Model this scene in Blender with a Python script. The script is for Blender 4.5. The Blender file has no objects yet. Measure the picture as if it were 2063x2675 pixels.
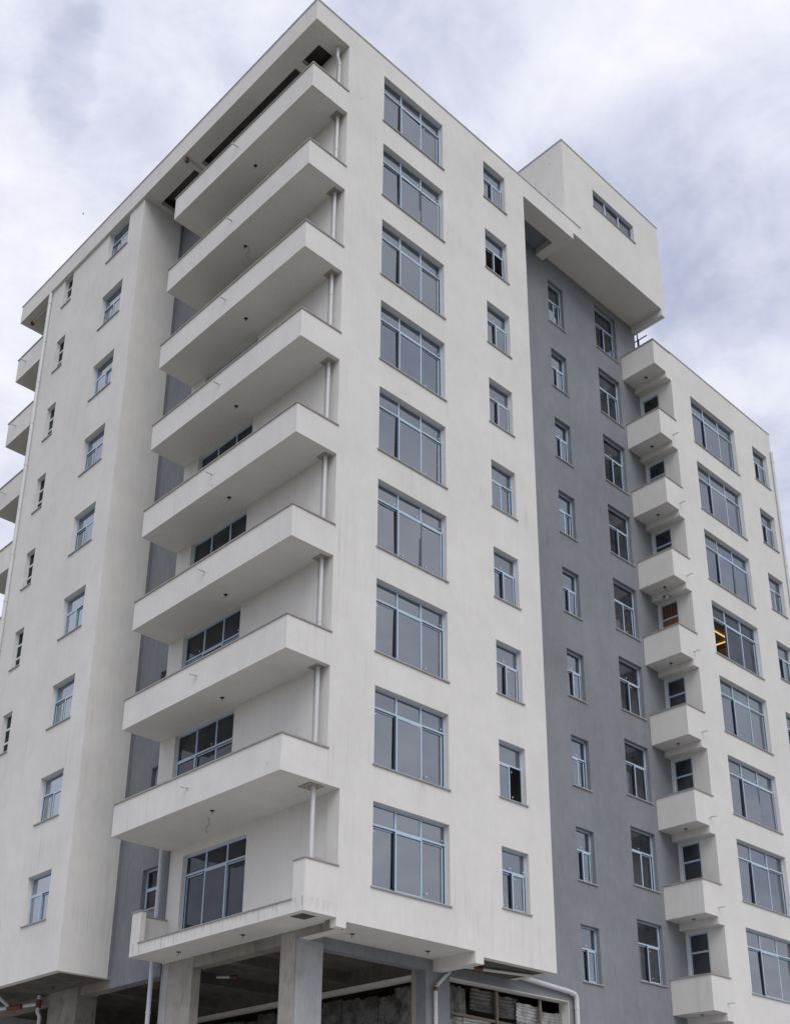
import bpy, bmesh, math, random
from mathutils import Vector, Matrix
random.seed(7)
R_ = math.radians
sc = bpy.context.scene
BZ = 9.1725            # height of the first balcony rail above the ground
H = 3.1                # storey height

# ------------------------------------------------------------------ camera
cd = bpy.data.cameras.new("camera"); cam = bpy.data.objects.new("camera", cd)
sc.collection.objects.link(cam); sc.camera = cam
yaw, pitch, roll = 0.7977, 0.3879, 0.0036
fw = Vector((math.cos(pitch)*math.cos(yaw), math.cos(pitch)*math.sin(yaw), math.sin(pitch)))
rt = Vector((math.sin(yaw), -math.cos(yaw), 0)); up = rt.cross(fw)
r2 = math.cos(roll)*rt + math.sin(roll)*up; u2 = -math.sin(roll)*rt + math.cos(roll)*up
M = Matrix((r2, u2, -fw)).transposed().to_4x4()
M.translation = Vector((-15.6882, -20.2609, -7.5725 + BZ))
cam.matrix_world = M
cd.sensor_fit = 'HORIZONTAL'; cd.sensor_width = 36
cd.lens = 36*3131.67/2063
cd.shift_x = -0.01755; cd.shift_y = 0.2925
cd.clip_start = 0.1; cd.clip_end = 4000

# ------------------------------------------------------------------ sky, sun, exposure
SUN_AZ, SUN_EL = R_(242), R_(48)       # azimuth measured from +x towards +y
w = bpy.data.worlds.new("World"); sc.world = w; w.use_nodes = True
nt = w.node_tree; nt.nodes.clear()
def N(t, **kw):
    n = nt.nodes.new(t)
    for k, v in kw.items(): setattr(n, k, v)
    return n
def LK(a, b): nt.links.new(a, b)
def math_n(op, a, b=None, clamp=False):
    n = N('ShaderNodeMath', operation=op); n.use_clamp = clamp
    for i, v in enumerate((a, b)):
        if v is None: continue
        if isinstance(v, (int, float)): n.inputs[i].default_value = v
        else: LK(v, n.inputs[i])
    return n.outputs[0]
tc = N('ShaderNodeTexCoord')
sky = N('ShaderNodeTexSky', sky_type='NISHITA'); sky.sun_disc = False
sky.sun_elevation = SUN_EL; sky.sun_rotation = R_(90) - SUN_AZ; sky.air_density = 1.0; sky.dust_density = 2.0
sep = N('ShaderNodeSeparateXYZ'); LK(tc.outputs['Generated'], sep.inputs[0])
zz = math_n('ADD', math_n('MAXIMUM', sep.outputs[2], 0.0), 0.22)
cx = math_n('DIVIDE', sep.outputs[0], zz); cy = math_n('DIVIDE', sep.outputs[1], zz)
cmb = N('ShaderNodeCombineXYZ'); LK(cx, cmb.inputs[0]); LK(cy, cmb.inputs[1])
def noise(scale, detail, rough, off, dist=0.0):
    mp = N('ShaderNodeMapping'); mp.inputs['Location'].default_value = off; LK(cmb.outputs[0], mp.inputs[0])
    n = N('ShaderNodeTexNoise'); n.inputs['Scale'].default_value = scale; n.inputs['Detail'].default_value = detail
    n.inputs['Roughness'].default_value = rough; n.inputs['Distortion'].default_value = dist; LK(mp.outputs[0], n.inputs['Vector'])
    return n.outputs['Fac']
n1 = noise(1.6, 5, 0.5, (3.1, 1.7, 0), 0.4)
n2 = noise(4.6, 9, 0.60, (0.4, 8.2, 2), 0.5)
def pix_dir(u, v):
    return (((u-1067.7)/3131.67)*r2 + (-(v-1940.9)/3131.67)*u2 + fw).normalized()
n3 = noise(13.0, 9, 0.62, (5.4, 1.2, 4), 0.7)
wn = N('ShaderNodeTexNoise'); wn.inputs['Scale'].default_value = 7.0; wn.inputs['Detail'].default_value = 5; LK(tc.outputs['Generated'], wn.inputs['Vector'])
wsub = N('ShaderNodeVectorMath', operation='SUBTRACT'); LK(wn.outputs['Color'], wsub.inputs[0]); wsub.inputs[1].default_value = (.5, .5, .5)
wscl = N('ShaderNodeVectorMath', operation='SCALE'); wscl.inputs['Scale'].default_value = 0.16; LK(wsub.outputs[0], wscl.inputs[0])
wadd = N('ShaderNodeVectorMath', operation='ADD'); LK(tc.outputs['Generated'], wadd.inputs[0]); LK(wscl.outputs[0], wadd.inputs[1])
WARP = N('ShaderNodeVectorMath', operation='NORMALIZE'); LK(wadd.outputs[0], WARP.inputs[0])
def blob(u, v, deg, amp):
    d = pix_dir(u, v)
    dp = N('ShaderNodeVectorMath', operation='DOT_PRODUCT'); LK(WARP.outputs[0], dp.inputs[0]); dp.inputs[1].default_value = d
    mr = N('ShaderNodeMapRange', interpolation_type='SMOOTHSTEP'); LK(dp.outputs['Value'], mr.inputs[0])
    mr.inputs[1].default_value = math.cos(R_(deg)); mr.inputs[2].default_value = 1.0
    mr.inputs[3].default_value = 0; mr.inputs[4].default_value = amp
    return mr.outputs[0]
# thickness of the cloud deck: thin where the blue shows through
thick = math_n('ADD', math_n('MULTIPLY', n1, 0.66), math_n('ADD', math_n('MULTIPLY', n2, 0.78), math_n('MULTIPLY', n3, 0.36)))
thick = math_n('SUBTRACT', thick, 0.07)
for args in ((1810, 620, 8.5, -0.20), (2010, 740, 5.5, -0.10), (190, 225, 2.2, -0.15), (160, 60, 3.2, -0.06), (1130, 70, 4.5, -0.10),
             (40, 700, 9, 0.20), (1960, 900, 5.0, 0.14), (1900, 130, 9, 0.04), (560, 300, 9, 0.10)):
    thick = math_n('ADD', thick, blob(*args))
mr = N('ShaderNodeMapRange', interpolation_type='SMOOTHSTEP'); LK(thick, mr.inputs[0])
mr.inputs[1].default_value = 0.30; mr.inputs[2].default_value = 0.85; mr.inputs[3].default_value = 0.45
ramp = N('ShaderNodeValToRGB'); LK(thick, ramp.inputs[0])
e = ramp.color_ramp.elements
e[0].position = 0.40; e[0].color = (5.2, 5.7, 7.3, 1)
e[1].position = 1.25; e[1].color = (8.9, 9.0, 9.8, 1)
m1 = e.new(0.75); m1.color = (6.9, 7.1, 8.4, 1)
mix = N('ShaderNodeMix', data_type='RGBA'); LK(mr.outputs[0], mix.inputs['Factor'])
sb = N('ShaderNodeVectorMath', operation='SCALE'); sb.inputs['Scale'].default_value = 1.6; LK(sky.outputs[0], sb.inputs[0])
LK(sb.outputs[0], mix.inputs['A']); LK(ramp.outputs[0], mix.inputs['B'])
bg = N('ShaderNodeBackground'); bg.inputs['Strength'].default_value = 0.1; LK(mix.outputs['Result'], bg.inputs['Color'])
out = N('ShaderNodeOutputWorld'); LK(bg.outputs[0], out.inputs['Surface'])
sd = bpy.data.lights.new("sun", 'SUN'); sd.energy = 1.5; sd.angle = R_(40); sd.color = (1.0, 0.97, 0.92)
so = bpy.data.objects.new("sun", sd); sc.collection.objects.link(so)
sv = Vector((math.cos(SUN_EL)*math.cos(SUN_AZ), math.cos(SUN_EL)*math.sin(SUN_AZ), math.sin(SUN_EL)))
so.rotation_euler = sv.to_track_quat('Z', 'Y').to_euler(); so.location = (-30, -40, 60)
sc.view_settings.view_transform = 'Standard'; sc.view_settings.look = 'None'
sc.view_settings.exposure = 0.08; sc.view_settings.gamma = 1.0; sc.view_settings.use_curve_mapping = False
sc.render.engine = 'CYCLES'
sc.cycles.max_bounces = 8; sc.cycles.diffuse_bounces = 4; sc.cycles.transparent_max_bounces = 12

# ------------------------------------------------------------------ materials
MATS = {}
def newmat(name):
    m = bpy.data.materials.new(name); m.use_nodes = True; t = m.node_tree; t.nodes.clear()
    o = t.nodes.new('ShaderNodeOutputMaterial'); b = t.nodes.new('ShaderNodeBsdfPrincipled'); t.links.new(b.outputs[0], o.inputs[0])
    MATS[name] = m
    return m, t, b
def tnoise(t, vec, scale, detail=4, rough=0.55, stretch=(1, 1, 1), off=(0, 0, 0)):
    mp = t.nodes.new('ShaderNodeMapping'); mp.inputs['Scale'].default_value = stretch; mp.inputs['Location'].default_value = off
    t.links.new(vec, mp.inputs[0])
    n = t.nodes.new('ShaderNodeTexNoise'); n.inputs['Scale'].default_value = scale; n.inputs['Detail'].default_value = detail
    n.inputs['Roughness'].default_value = rough; t.links.new(mp.outputs[0], n.inputs['Vector'])
    return n.outputs['Fac']
def tmap(t, v, a, b, c, d, smooth=False):
    m = t.nodes.new('ShaderNodeMapRange'); m.clamp = True
    if smooth: m.interpolation_type = 'SMOOTHSTEP'
    t.links.new(v, m.inputs[0])
    for i, x in enumerate((a, b, c, d)): m.inputs[i+1].default_value = x
    return m.outputs[0]
def tmath(t, op, a, b):
    n = t.nodes.new('ShaderNodeMath'); n.operation = op
    for i, v in enumerate((a, b)):
        if isinstance(v, (int, float)): n.inputs[i].default_value = v
        else: t.links.new(v, n.inputs[i])
    return n.outputs[0]
def tmix(t, f, a, b, mode='MIX'):
    n = t.nodes.new('ShaderNodeMix'); n.data_type = 'RGBA'; n.blend_type = mode
    if isinstance(f, (int, float)): n.inputs['Factor'].default_value = f
    else: t.links.new(f, n.inputs['Factor'])
    for k, v in (('A', a), ('B', b)):
        if isinstance(v, tuple): n.inputs[k].default_value = v + (1,)
        else: t.links.new(v, n.inputs[k])
    return n.outputs['Result']
def scale_col(t, col, fac):
    s = t.nodes.new('ShaderNodeVectorMath'); s.operation = 'SCALE'
    if isinstance(col, tuple): s.inputs[0].default_value = col
    else: t.links.new(col, s.inputs[0])
    t.links.new(fac, s.inputs['Scale'])
    return s.outputs[0]
def bump(t, b, h, strength, dist):
    n = t.nodes.new('ShaderNodeBump'); n.inputs['Strength'].default_value = strength; n.inputs['Distance'].default_value = dist
    t.links.new(h, n.inputs['Height']); t.links.new(n.outputs[0], b.inputs['Normal'])
def plaster(name, col, streak=0.05, blotch=0.05, dirt=0.25, dirtcol=(.30, .28, .25), rough=0.9, fleck=True):
    m, t, b = newmat(name)
    g = t.nodes.new('ShaderNodeNewGeometry').outputs['Position']
    s1 = tnoise(t, g, 1.0, 5, 0.65, (7, 7, 0.9))
    s2 = tnoise(t, g, 1.0, 3, 0.6, (42, 42, 2.6), (3, 1, 7))
    bl = tnoise(t, g, 0.35, 5, 0.6)
    f = tmath(t, 'MULTIPLY', tmap(t, s1, 0.3, 0.7, 1-streak, 1+streak), tmap(t, s2, 0.3, 0.7, 1-streak*2.2, 1+streak*1.8))
    f = tmath(t, 'MULTIPLY', f, tmap(t, tnoise(t, g, 1.7, 6, 0.7, (1, 1, .7), (7, 3, 5)), 0.32, 0.68, 1-blotch*.7, 1+blotch*.5))
    f = tmath(t, 'MULTIPLY', f, tmap(t, bl, 0.3, 0.7, 1-blotch, 1+blotch))
    c = scale_col(t, col, f)
    # rain dirt: sparse thin vertical runs gathered in patches
    runs = tmap(t, tnoise(t, g, 1.0, 3, 0.6, (13, 13, 0.30), (11, 5, 2)), 0.55, 0.74, 0, 1)
    patch = tmap(t, tnoise(t, g, 0.5, 3, 0.5, (1, 1, 1), (4, 9, 1)), 0.45, 0.65, 0, dirt)
    c = tmix(t, tmath(t, 'MULTIPLY', runs, patch), c, dirtcol)
    if fleck:
        v = tnoise(t, g, 3.2, 1, 0.4, (1, 1, 0.6), (2, 2, 2))
        c = tmix(t, tmap(t, v, 0.815, 0.84, 0, 0.55), c, dirtcol)
    t.links.new(c, b.inputs['Base Color']); b.inputs['Roughness'].default_value = rough; b.inputs['Specular IOR Level'].default_value = 0.25
    hgt = tmath(t, 'ADD', tnoise(t, g, 38, 4, 0.6), tmath(t, 'MULTIPLY', tnoise(t, g, 3.0, 4, 0.5), 1.5))
    bump(t, b, hgt, 0.25, 0.012)
    return m
WHITE = plaster('white_plaster', (.652, .643, .620), 0.016, 0.055, 0.36)
GREYP = plaster('grey_plaster', (.215, .226, .248), 0.06, 0.10, 0.20, (.22, .22, .24))
PALE = plaster('pale_blue_plaster', (.33, .345, .36), 0.03, 0.18, 0.6, (.30, .25, .20))
INTER = plaster('interior_paint', (.50, .49, .47), 0.02, 0.04, 0.0, fleck=False)
def stained(name):
    m = plaster(name, (.652, .643, .620), 0.016, 0.055, 0.36)
    t = m.node_tree; b = [n for n in t.nodes if n.type == 'BSDF_PRINCIPLED'][0]
    src = b.inputs['Base Color'].links[0].from_socket
    g = t.nodes.new('ShaderNodeNewGeometry').outputs['Position']
    sp = t.nodes.new('ShaderNodeSeparateXYZ'); t.links.new(g, sp.inputs[0])
    runs = tmap(t, tnoise(t, g, 1.0, 2, 0.6, (34, 34, 0.3), (1, 3, 0)), 0.52, 0.72, 0, 1)
    edge = tmap(t, tnoise(t, g, 1.0, 2, 0.5, (7, 7, 0), (8, 1, 0)), 0.35, 0.7, BZ-0.70, BZ-0.98)
    m_ = t.nodes.new('ShaderNodeMath'); m_.operation = 'GREATER_THAN'; t.links.new(sp.outputs[2], m_.inputs[0]); t.links.new(edge, m_.inputs[1])
    lim = tmap(t, sp.outputs[2], BZ-0.62, BZ-0.60, 1, 0)
    f = tmath(t, 'MULTIPLY', tmath(t, 'MULTIPLY', runs, m_.outputs[0]), tmath(t, 'MULTIPLY', lim, 0.5))
    c = tmix(t, f, src, (.13, .12, .10)); t.links.new(c, b.inputs['Base Color'])
    return m
TERR = stained('stained_plaster')
def concrete(name, c1, c2, dark=(.06, .055, .05)):
    m, t, b = newmat(name)
    g = t.nodes.new('ShaderNodeNewGeometry').outputs['Position']
    f = tmap(t, tnoise(t, g, 1.3, 7, 0.65), 0.3, 0.7, 0, 1)
    c = tmix(t, f, c1, c2)
    c = tmix(t, tmap(t, tnoise(t, g, 4, 6, 0.7, (1, 1, .4), (5, 1, 3)), 0.52, 0.75, 0, 0.7), c, dark)
    t.links.new(c, b.inputs['Base Color']); b.inputs['Roughness'].default_value = 0.95; b.inputs['Specular IOR Level'].default_value = 0.2
    bump(t, b, tnoise(t, g, 14, 6, 0.65), 0.5, 0.02)
    return m
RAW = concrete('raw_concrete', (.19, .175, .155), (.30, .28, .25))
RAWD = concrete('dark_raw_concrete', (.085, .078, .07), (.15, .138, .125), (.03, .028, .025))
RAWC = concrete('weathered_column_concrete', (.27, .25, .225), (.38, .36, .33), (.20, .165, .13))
def simple(name, col, rough=0.5, metal=0.0, var=0.06, spec=0.5, nscale=6, stretch=(1, 1, 1)):
    m, t, b = newmat(name)
    g = t.nodes.new('ShaderNodeNewGeometry').outputs['Position']
    c = scale_col(t, col, tmap(t, tnoise(t, g, nscale, 4, 0.6, stretch), 0.3, 0.7, 1-var, 1+var))
    t.links.new(c, b.inputs['Base Color']); b.inputs['Roughness'].default_value = rough
    b.inputs['Metallic'].default_value = metal; b.inputs['Specular IOR Level'].default_value = spec
    return m
FRAME = simple('window_aluminium', (.40, .51, .63), 0.35, 0.0, 0.05)
LOUVRE = simple('pale_louvre_frame', (.58, .61, .63), 0.5)
SHADOW_GAP = simple('window_shadow_gap', (.018, .03, .05), 0.5)  # near-black navy that paints in the shade between sash and frame
COPING = simple('coping_stone', (.31, .285, .26), 0.7, 0, 0.15)
SILL = simple('sill_stone', (.33, .32, .31), 0.6, 0, 0.12)
PIPE = simple('pvc_pipe', (.55, .56, .57), 0.35, 0, 0.06, 0.5, 3, (4, 4, .5))
PIPEB = simple('pvc_pipe_lilac', (.48, .50, .56), 0.35, 0, 0.06)
RED = simple('red_fitting', (.13, .045, .032), 0.6)
METALTRIM = simple('roof_trim_metal', (.60, .60, .59), 0.5, 0.0, 0.1)
BLACK = simple('dark_socket', (.02, .02, .02), 0.6)
STEEL = simple('rebar_steel', (.11, .12, .16), 0.6, 0.3)
WOOD = simple('timber', (.20, .165, .125), 0.85, 0, 0.25, 0.2, 5, (1, 1, 6))
STICK = simple('paper_sticker', (.75, .75, .75), 0.8)
BROWN = simple('brown_door', (.16, .075, .03), 0.5, 0, 0.2)
def curtain_mat():
    m, t, b = newmat('curtain_cloth')
    g = t.nodes.new('ShaderNodeNewGeometry').outputs['Position']
    t.links.new(scale_col(t, (.80, .81, .82), tmap(t, tnoise(t, g, 3), 0.3, 0.7, .95, 1.05)), b.inputs['Base Color'])
    b.inputs['Roughness'].default_value = 0.9
    return m
CURT = curtain_mat()
def glass(name, ior, tint, refl):
    m = bpy.data.materials.new(name); m.use_nodes = True; t = m.node_tree; t.nodes.clear()
    o = t.nodes.new('ShaderNodeOutputMaterial'); mx = t.nodes.new('ShaderNodeMixShader')
    fr = t.nodes.new('ShaderNodeFresnel'); fr.inputs['IOR'].default_value = ior
    tr = t.nodes.new('ShaderNodeBsdfTransparent'); tr.inputs['Color'].default_value = tint + (1,)
    gl = t.nodes.new('ShaderNodeBsdfGlossy'); gl.inputs['Roughness'].default_value = 0.015; gl.inputs['Color'].default_value = refl + (1,)
    g = t.nodes.new('ShaderNodeNewGeometry').outputs['Position']
    bn = t.nodes.new('ShaderNodeBump'); bn.inputs['Strength'].default_value = 0.05; bn.inputs['Distance'].default_value = 0.02
    t.links.new(tnoise(t, g, 1.1, 2, 0.5), bn.inputs['Height']); t.links.new(bn.outputs[0], gl.inputs['Normal'])
    # dust film: a little diffuse grey, patchy
    df = t.nodes.new('ShaderNodeBsdfDiffuse'); df.inputs['Color'].default_value = (.34, .36, .38, 1)
    mx2 = t.nodes.new('ShaderNodeMixShader')
    t.links.new(tmap(t, tnoise(t, g, 1.5, 5, 0.65), 0.35, 0.75, 0.02, 0.12), mx2.inputs[0])
    t.links.new(fr.outputs[0], mx.inputs[0]); t.links.new(tr.outputs[0], mx.inputs[1]); t.links.new(gl.outputs[0], mx.inputs[2])
    t.links.new(mx.outputs[0], mx2.inputs[1]); t.links.new(df.outputs[0], mx2.inputs[2]); t.links.new(mx2.outputs[0], o.inputs[0])
    return m
GLASS = glass('tinted_glass', 3.4, (.30, .33, .35), (.80, .86, .93))
GLASSC = glass('clear_glass', 1.95, (.60, .63, .62), (.85, .9, 1.0))
GLASSB = glass('bright_sky_glass', 5.5, (.25, .28, .30), (.85, .92, 1.0))  # bay copy of the window glass, reflectance raised to stand for brighter sky
GLASSN = glass('dark_opening_glass', 1.15, (.16, .17, .18), (.8, .85, .9))  # dark tint stands in for the unlit openings of the narrow windows
GLASSV = glass('untinted_glass', 1.4, (.97, .98, .98), (.85, .9, 1.0))
GLASSD = glass('dark_glass', 1.5, (.45, .48, .47), (.85, .9, 1.0))
def sheet_mat(name, col, rust):
    m, t, b = newmat(name)
    g = t.nodes.new('ShaderNodeNewGeometry').outputs['Position']
    f = tmap(t, tnoise(t, g, 2.3, 6, 0.7), 0.45, 0.65, 0, 1)
    t.links.new(tmix(t, tmath(t, 'MULTIPLY', f, 0.8), col, rust), b.inputs['Base Color'])
    b.inputs['Metallic'].default_value = 0.85; t.links.new(tmap(t, f, 0, 1, 0.28, 0.6), b.inputs['Roughness'])
    bump(t, b, tnoise(t, g, 9, 4, 0.6), 0.6, 0.03)
    return m
SHEET = sheet_mat('galvanised_sheet', (.48, .48, .47), (.16, .15, .13))
SHEETD = sheet_mat('weathered_sheet', (.13, .125, .115), (.045, .042, .036))

# ------------------------------------------------------------------ mesh helpers (z given relative to BZ)
COL = sc.collection
def link(name, me, parent=None, loc=None):
    o = bpy.data.objects.new(name, me); COL.objects.link(o)
    if parent is not None: o.parent = parent
    if loc: o.location = loc
    return o
class MB:
    def __init__(s): s.v = []; s.f = []; s.m = []; s.c = {}
    def vert(s, p):
        k = (round(p[0], 5), round(p[1], 5), round(p[2], 5))
        if k not in s.c: s.c[k] = len(s.v); s.v.append(p)
        return s.c[k]
    def box(s, x0, x1, y0, y1, z0, z1, mi=0):
        b = len(s.v)
        s.v += [(x, y, z) for z in (z0, z1) for y in (y0, y1) for x in (x0, x1)]
        for q in ((0, 2, 3, 1), (4, 5, 7, 6), (0, 1, 5, 4), (2, 6, 7, 3), (0, 4, 6, 2), (1, 3, 7, 5)):
            s.f.append(tuple(b+i for i in q)); s.m.append(mi)
        return s
    def tube(s, pts, r, n=12, mi=0, cap=True):
        pts = [Vector(p) for p in pts]; rings = []
        for i, p in enumerate(pts):
            d = (pts[min(i+1, len(pts)-1)] - pts[max(i-1, 0)]).normalized()
            a = Vector((0, 0, 1)) if abs(d.z) < 0.9 else Vector((1, 0, 0))
            e1 = d.cross(a).normalized(); e2 = d.cross(e1)
            b = len(s.v)
            for k in range(n):
                t = 2*math.pi*k/n; q = p + (e1*math.cos(t) + e2*math.sin(t))*r; s.v.append(tuple(q))
            rings.append(b)
        for a, b in zip(rings, rings[1:]):
            for k in range(n):
                s.f.append((a+k, a+(k+1) % n, b+(k+1) % n, b+k)); s.m.append(mi)
        if cap:
            s.f.append(tuple(rings[0]+k for k in reversed(range(n)))); s.m.append(mi)
            s.f.append(tuple(rings[-1]+k for k in range(n))); s.m.append(mi)
        return s
    def mesh(s, name, mats, dz=BZ, smooth=False):
        me = bpy.data.meshes.new(name)
        me.from_pydata([(x, y, z+dz) for x, y, z in s.v], [], s.f)
        for m in (mats if isinstance(mats, (list, tuple)) else [mats]): me.materials.append(m)
        for p, i in zip(me.polygons, s.m): p.material_index = i
        bm = bmesh.new(); bm.from_mesh(me); bmesh.ops.recalc_face_normals(bm, faces=bm.faces[:]); bm.to_mesh(me); bm.free()
        if smooth: me.shade_smooth(); me.set_sharp_from_angle(angle=R_(40))
        return me
    def build(s, name, mats, parent, dz=BZ, smooth=False):
        return link(name, s.mesh(name, mats, dz, smooth), parent)
def wall(name, axis, c, u0, u1, v0, v1, holes, t, mat, parent):
    """A slab with rectangular openings: outer face on plane axis=c, thickness t inwards."""
    us = sorted({u0, u1} | {min(max(q, u0), u1) for h in holes for q in h[:2]})
    vs = sorted({v0, v1} | {min(max(q, v0), v1) for h in holes for q in h[2:]})
    def solid(i, j):
        if i < 0 or j < 0 or i >= len(us)-1 or j >= len(vs)-1: return False
        uc, vc = (us[i]+us[i+1])/2, (vs[j]+vs[j+1])/2
        return not any(a < uc < b and d < vc < e_ for a, b, d, e_ in holes)
    mb = MB()
    P = (lambda u, v, d: (u, c+d, v)) if axis == 'y' else (lambda u, v, d: (c+d, u, v))
    def quad(*ps): mb.f.append(tuple(mb.vert(p) for p in ps)); mb.m.append(0)
    for i in range(len(us)-1):
        for j in range(len(vs)-1):
            if not solid(i, j): continue
            a, b, d, e_ = us[i], us[i+1], vs[j], vs[j+1]
            quad(P(a, d, 0), P(b, d, 0), P(b, e_, 0), P(a, e_, 0)); quad(P(a, d, t), P(a, e_, t), P(b, e_, t), P(b, d, t))
            if not solid(i-1, j): quad(P(a, d, 0), P(a, e_, 0), P(a, e_, t), P(a, d, t))
            if not solid(i+1, j): quad(P(b, d, 0), P(b, d, t), P(b, e_, t), P(b, e_, 0))
            if not solid(i, j-1): quad(P(a, d, 0), P(a, d, t), P(b, d, t), P(b, d, 0))
            if not solid(i, j+1): quad(P(a, e_, 0), P(b, e_, 0), P(b, e_, t), P(a, e_, t))
    return mb.build(name, mat, parent)
def boxpart(name, mat, parent, *b): return MB().box(*b).build(name, mat, parent)
def empty(name, loc, label, cat, group=None):
    o = bpy.data.objects.new(name, None); COL.objects.link(o); o.location = loc; o.empty_display_size = 0.3
    o['label'] = label; o['category'] = cat
    if group: o['group'] = group
    return o
def tag(o, label, cat, group=None):
    o['label'] = label; o['category'] = cat
    if group: o['group'] = group
    return o
def copy_tree(o, parent, loc=None):
    c = o.copy(); COL.objects.link(c); c.parent = parent
    if loc is not None: c.location = loc
    for ch in [q for q in o.children]: copy_tree(ch, c)
    return c

# ------------------------------------------------------------------ ground
def ground_mat(name, c1, c2, sc_):
    m, t, b = newmat(name)
    g = t.nodes.new('ShaderNodeNewGeometry').outputs['Position']
    c = tmix(t, tmap(t, tnoise(t, g, sc_, 8, 0.65), 0.3, 0.7, 0, 1), c1, c2)
    t.links.new(c, b.inputs['Base Color']); b.inputs['Roughness'].default_value = 0.95
    bump(t, b, tnoise(t, g, 6, 6, 0.6), 0.5, 0.03)
    return m
def sheet(name, x0, x1, y0, y1, z, n, mat):
    mb = MB()
    for j in range(n+1):
        for i in range(n+1): mb.v.append((x0+(x1-x0)*i/n, y0+(y1-y0)*j/n, z))
    for j in range(n):
        for i in range(n): mb.f.append((j*(n+1)+i, j*(n+1)+i+1, (j+1)*(n+1)+i+1, (j+1)*(n+1)+i)); mb.m.append(0)
    o = mb.build(name, mat, None, dz=0); o['kind'] = 'structure'
    return o
sheet('ground', -1500, 1500, -1500, 1500, -0.004, 4, ground_mat('grassy_ground', (.06, .065, .035), (.12, .11, .07), 0.15))
sheet('bounce_yard', -24, 40, -26, 28, 0.0, 6, ground_mat('pale_bounce_ground', (.36, .345, .325), (.46, .445, .42), 0.3))  # unseen pale patch, added and sized to bounce light onto the lower storeys

# ------------------------------------------------------------------ the building
B = empty('apartment_building', (0, 0, 0), 'tall unfinished white apartment block with grey recessed bay and stacked corner balconies', 'building')
TOP = 27.58; SOF = 26.74
XG = 1.80                     # grey wall of the left side
ks = range(0, 9)

# --- openings
big = lambda k: (2.88, 5.55, k*H-0.01, k*H+(2.13 if k < 8 else 1.96))
sml = lambda k: (7.56, 8.67, k*H+0.32, k*H+(2.02 if k < 8 else 1.96))
g1 = lambda k: (12.80, 13.70, k*H-(0.68 if k < 8 else 0.80), k*H+(1.05 if k < 8 else 1.20))
g2 = lambda k: (15.72, 17.10, k*H-0.26, k*H+1.72+0.02*k)
wb = lambda k: (19.77, 23.03, k*H-0.32, k*H+1.88)
ws = lambda k: (24.45, 25.62, k*H+0.20, k*H+1.88)
bw = lambda k: (10.56, 11.93, k*H+0.56, k*H+(2.03 if k < 8 else 1.92))
bn = lambda k: (14.54, 15.17, k*H+0.57, k*H+(2.01 if k < 8 else 1.90))
gl_ = lambda k: (7.62, 8.38, k*H+0.65, k*H+1.86)
bd = lambda k: (3.70, 6.43, k*H-0.78, k*H+2.14) if k else (3.63, 6.46, -0.72, 1.88)
pw = (14.0, 16.68, 29.42, 30.29)

# main right-hand facade (plane y=0)
holes = [big(k) for k in ks] + [sml(k) for k in ks]
holes += [(1.0, 1.80, -2, 2.17), (2.10, 6.45, -2, -1.00), (1.0, 2.11, -2, -1.155), (6.76, 9.9, -2, -1.11)]
wall('facade_wall', 'y', 0.0, 1.38, 9.68, -1.30, TOP, holes, 0.22, WHITE, B)
boxpart('block_side_wall', WHITE, B, 9.46, 9.68, 0.22, 1.5, -1.09, SOF)
boxpart('corner_pier', WHITE, B, 1.38, 1.6, 0.22, 0.45, 2.17, SOF)
boxpart('corner_pier', WHITE, B, 1.80, 2.0, 0.22, 0.45, -0.9, 2.17)
# balcony back wall (plane x=1.25), its ground-level wall, the grey side wall
wall('balcony_wall', 'x', 1.25, 0.45, 7.18, 2.20, 26.80, [bd(k) for k in ks if k], 0.2, WHITE, B)
wall('terrace_wall', 'x', 1.83, 0.45, 7.10, -0.98, 2.24, [bd(0)], 0.2, WHITE, B)
wall('grey_side_wall', 'x', XG, 7.10, 9.60, -1.30, 27.3, [gl_(k) for k in ks], 0.2, GREYP, B)
boxpart('grey_corner_strip', GREYP, B, 1.69, 1.80, 9.572, 9.578, -1.03, SOF)
# left bay
wall('bay_wall', 'x', 0.14, 9.58, 16.30, -1.03, SOF+0.06, [bw(k) for k in ks] + [bn(k) for k in ks], 0.2, WHITE, B)
wall('bay_side_wall', 'y', 9.58, 0.34, 1.80, -1.03, SOF+0.06, [], 0.2, WHITE, B)
boxpart('bay_end_wall', WHITE, B, 0.34, 1.5, 16.1, 16.3, -1.03, SOF)
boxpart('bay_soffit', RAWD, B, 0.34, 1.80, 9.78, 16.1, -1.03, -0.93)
# recessed grey wall of the right side (plane y=1.5)
holes = [g1(k) for k in ks] + [g2(k) for k in ks] + [(7.07, 12.05, -9.5, -1.36), (6.0, 9.67, -1.0, 28)]
wall('grey_front_wall', 'y', 1.50, 6.19, 18.45, -BZ, 27.15, holes, 0.35, GREYP, B)
# wing
holes = [wb(k) for k in range(0, 8)] + [ws(k) for k in range(0, 8)]
wall('wing_wall', 'y', 0.0, 18.45, 26.12, -BZ, 25.0, holes, 0.22, WHITE, B)
wall('wing_return_wall', 'x', 18.45, 0.22, 2.0, -BZ, 25.0, [(0.64, 1.40, k*H-0.8, k*H+1.62) for k in range(-1, 8)], 0.2, WHITE, B)
boxpart('wing_end_wall', WHITE, B, 25.9, 26.12, 0.22, 18.2, -BZ, 25.0)
boxpart('rear_wall', WHITE, B, 1.3, 26.12, 18.2, 18.4, -BZ, 24.9)
boxpart('rear_wall', WHITE, B, 1.3, 18.4, 18.2, 18.4, 24.9, 27.3)
boxpart('wing_roof', RAW, B, 18.2, 25.9, 0.22, 18.2, 24.5, 24.75)
boxpart('upper_end_wall', WHITE, B, 18.2, 18.4, 1.85, 18.2, 24.75, 27.03)

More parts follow.
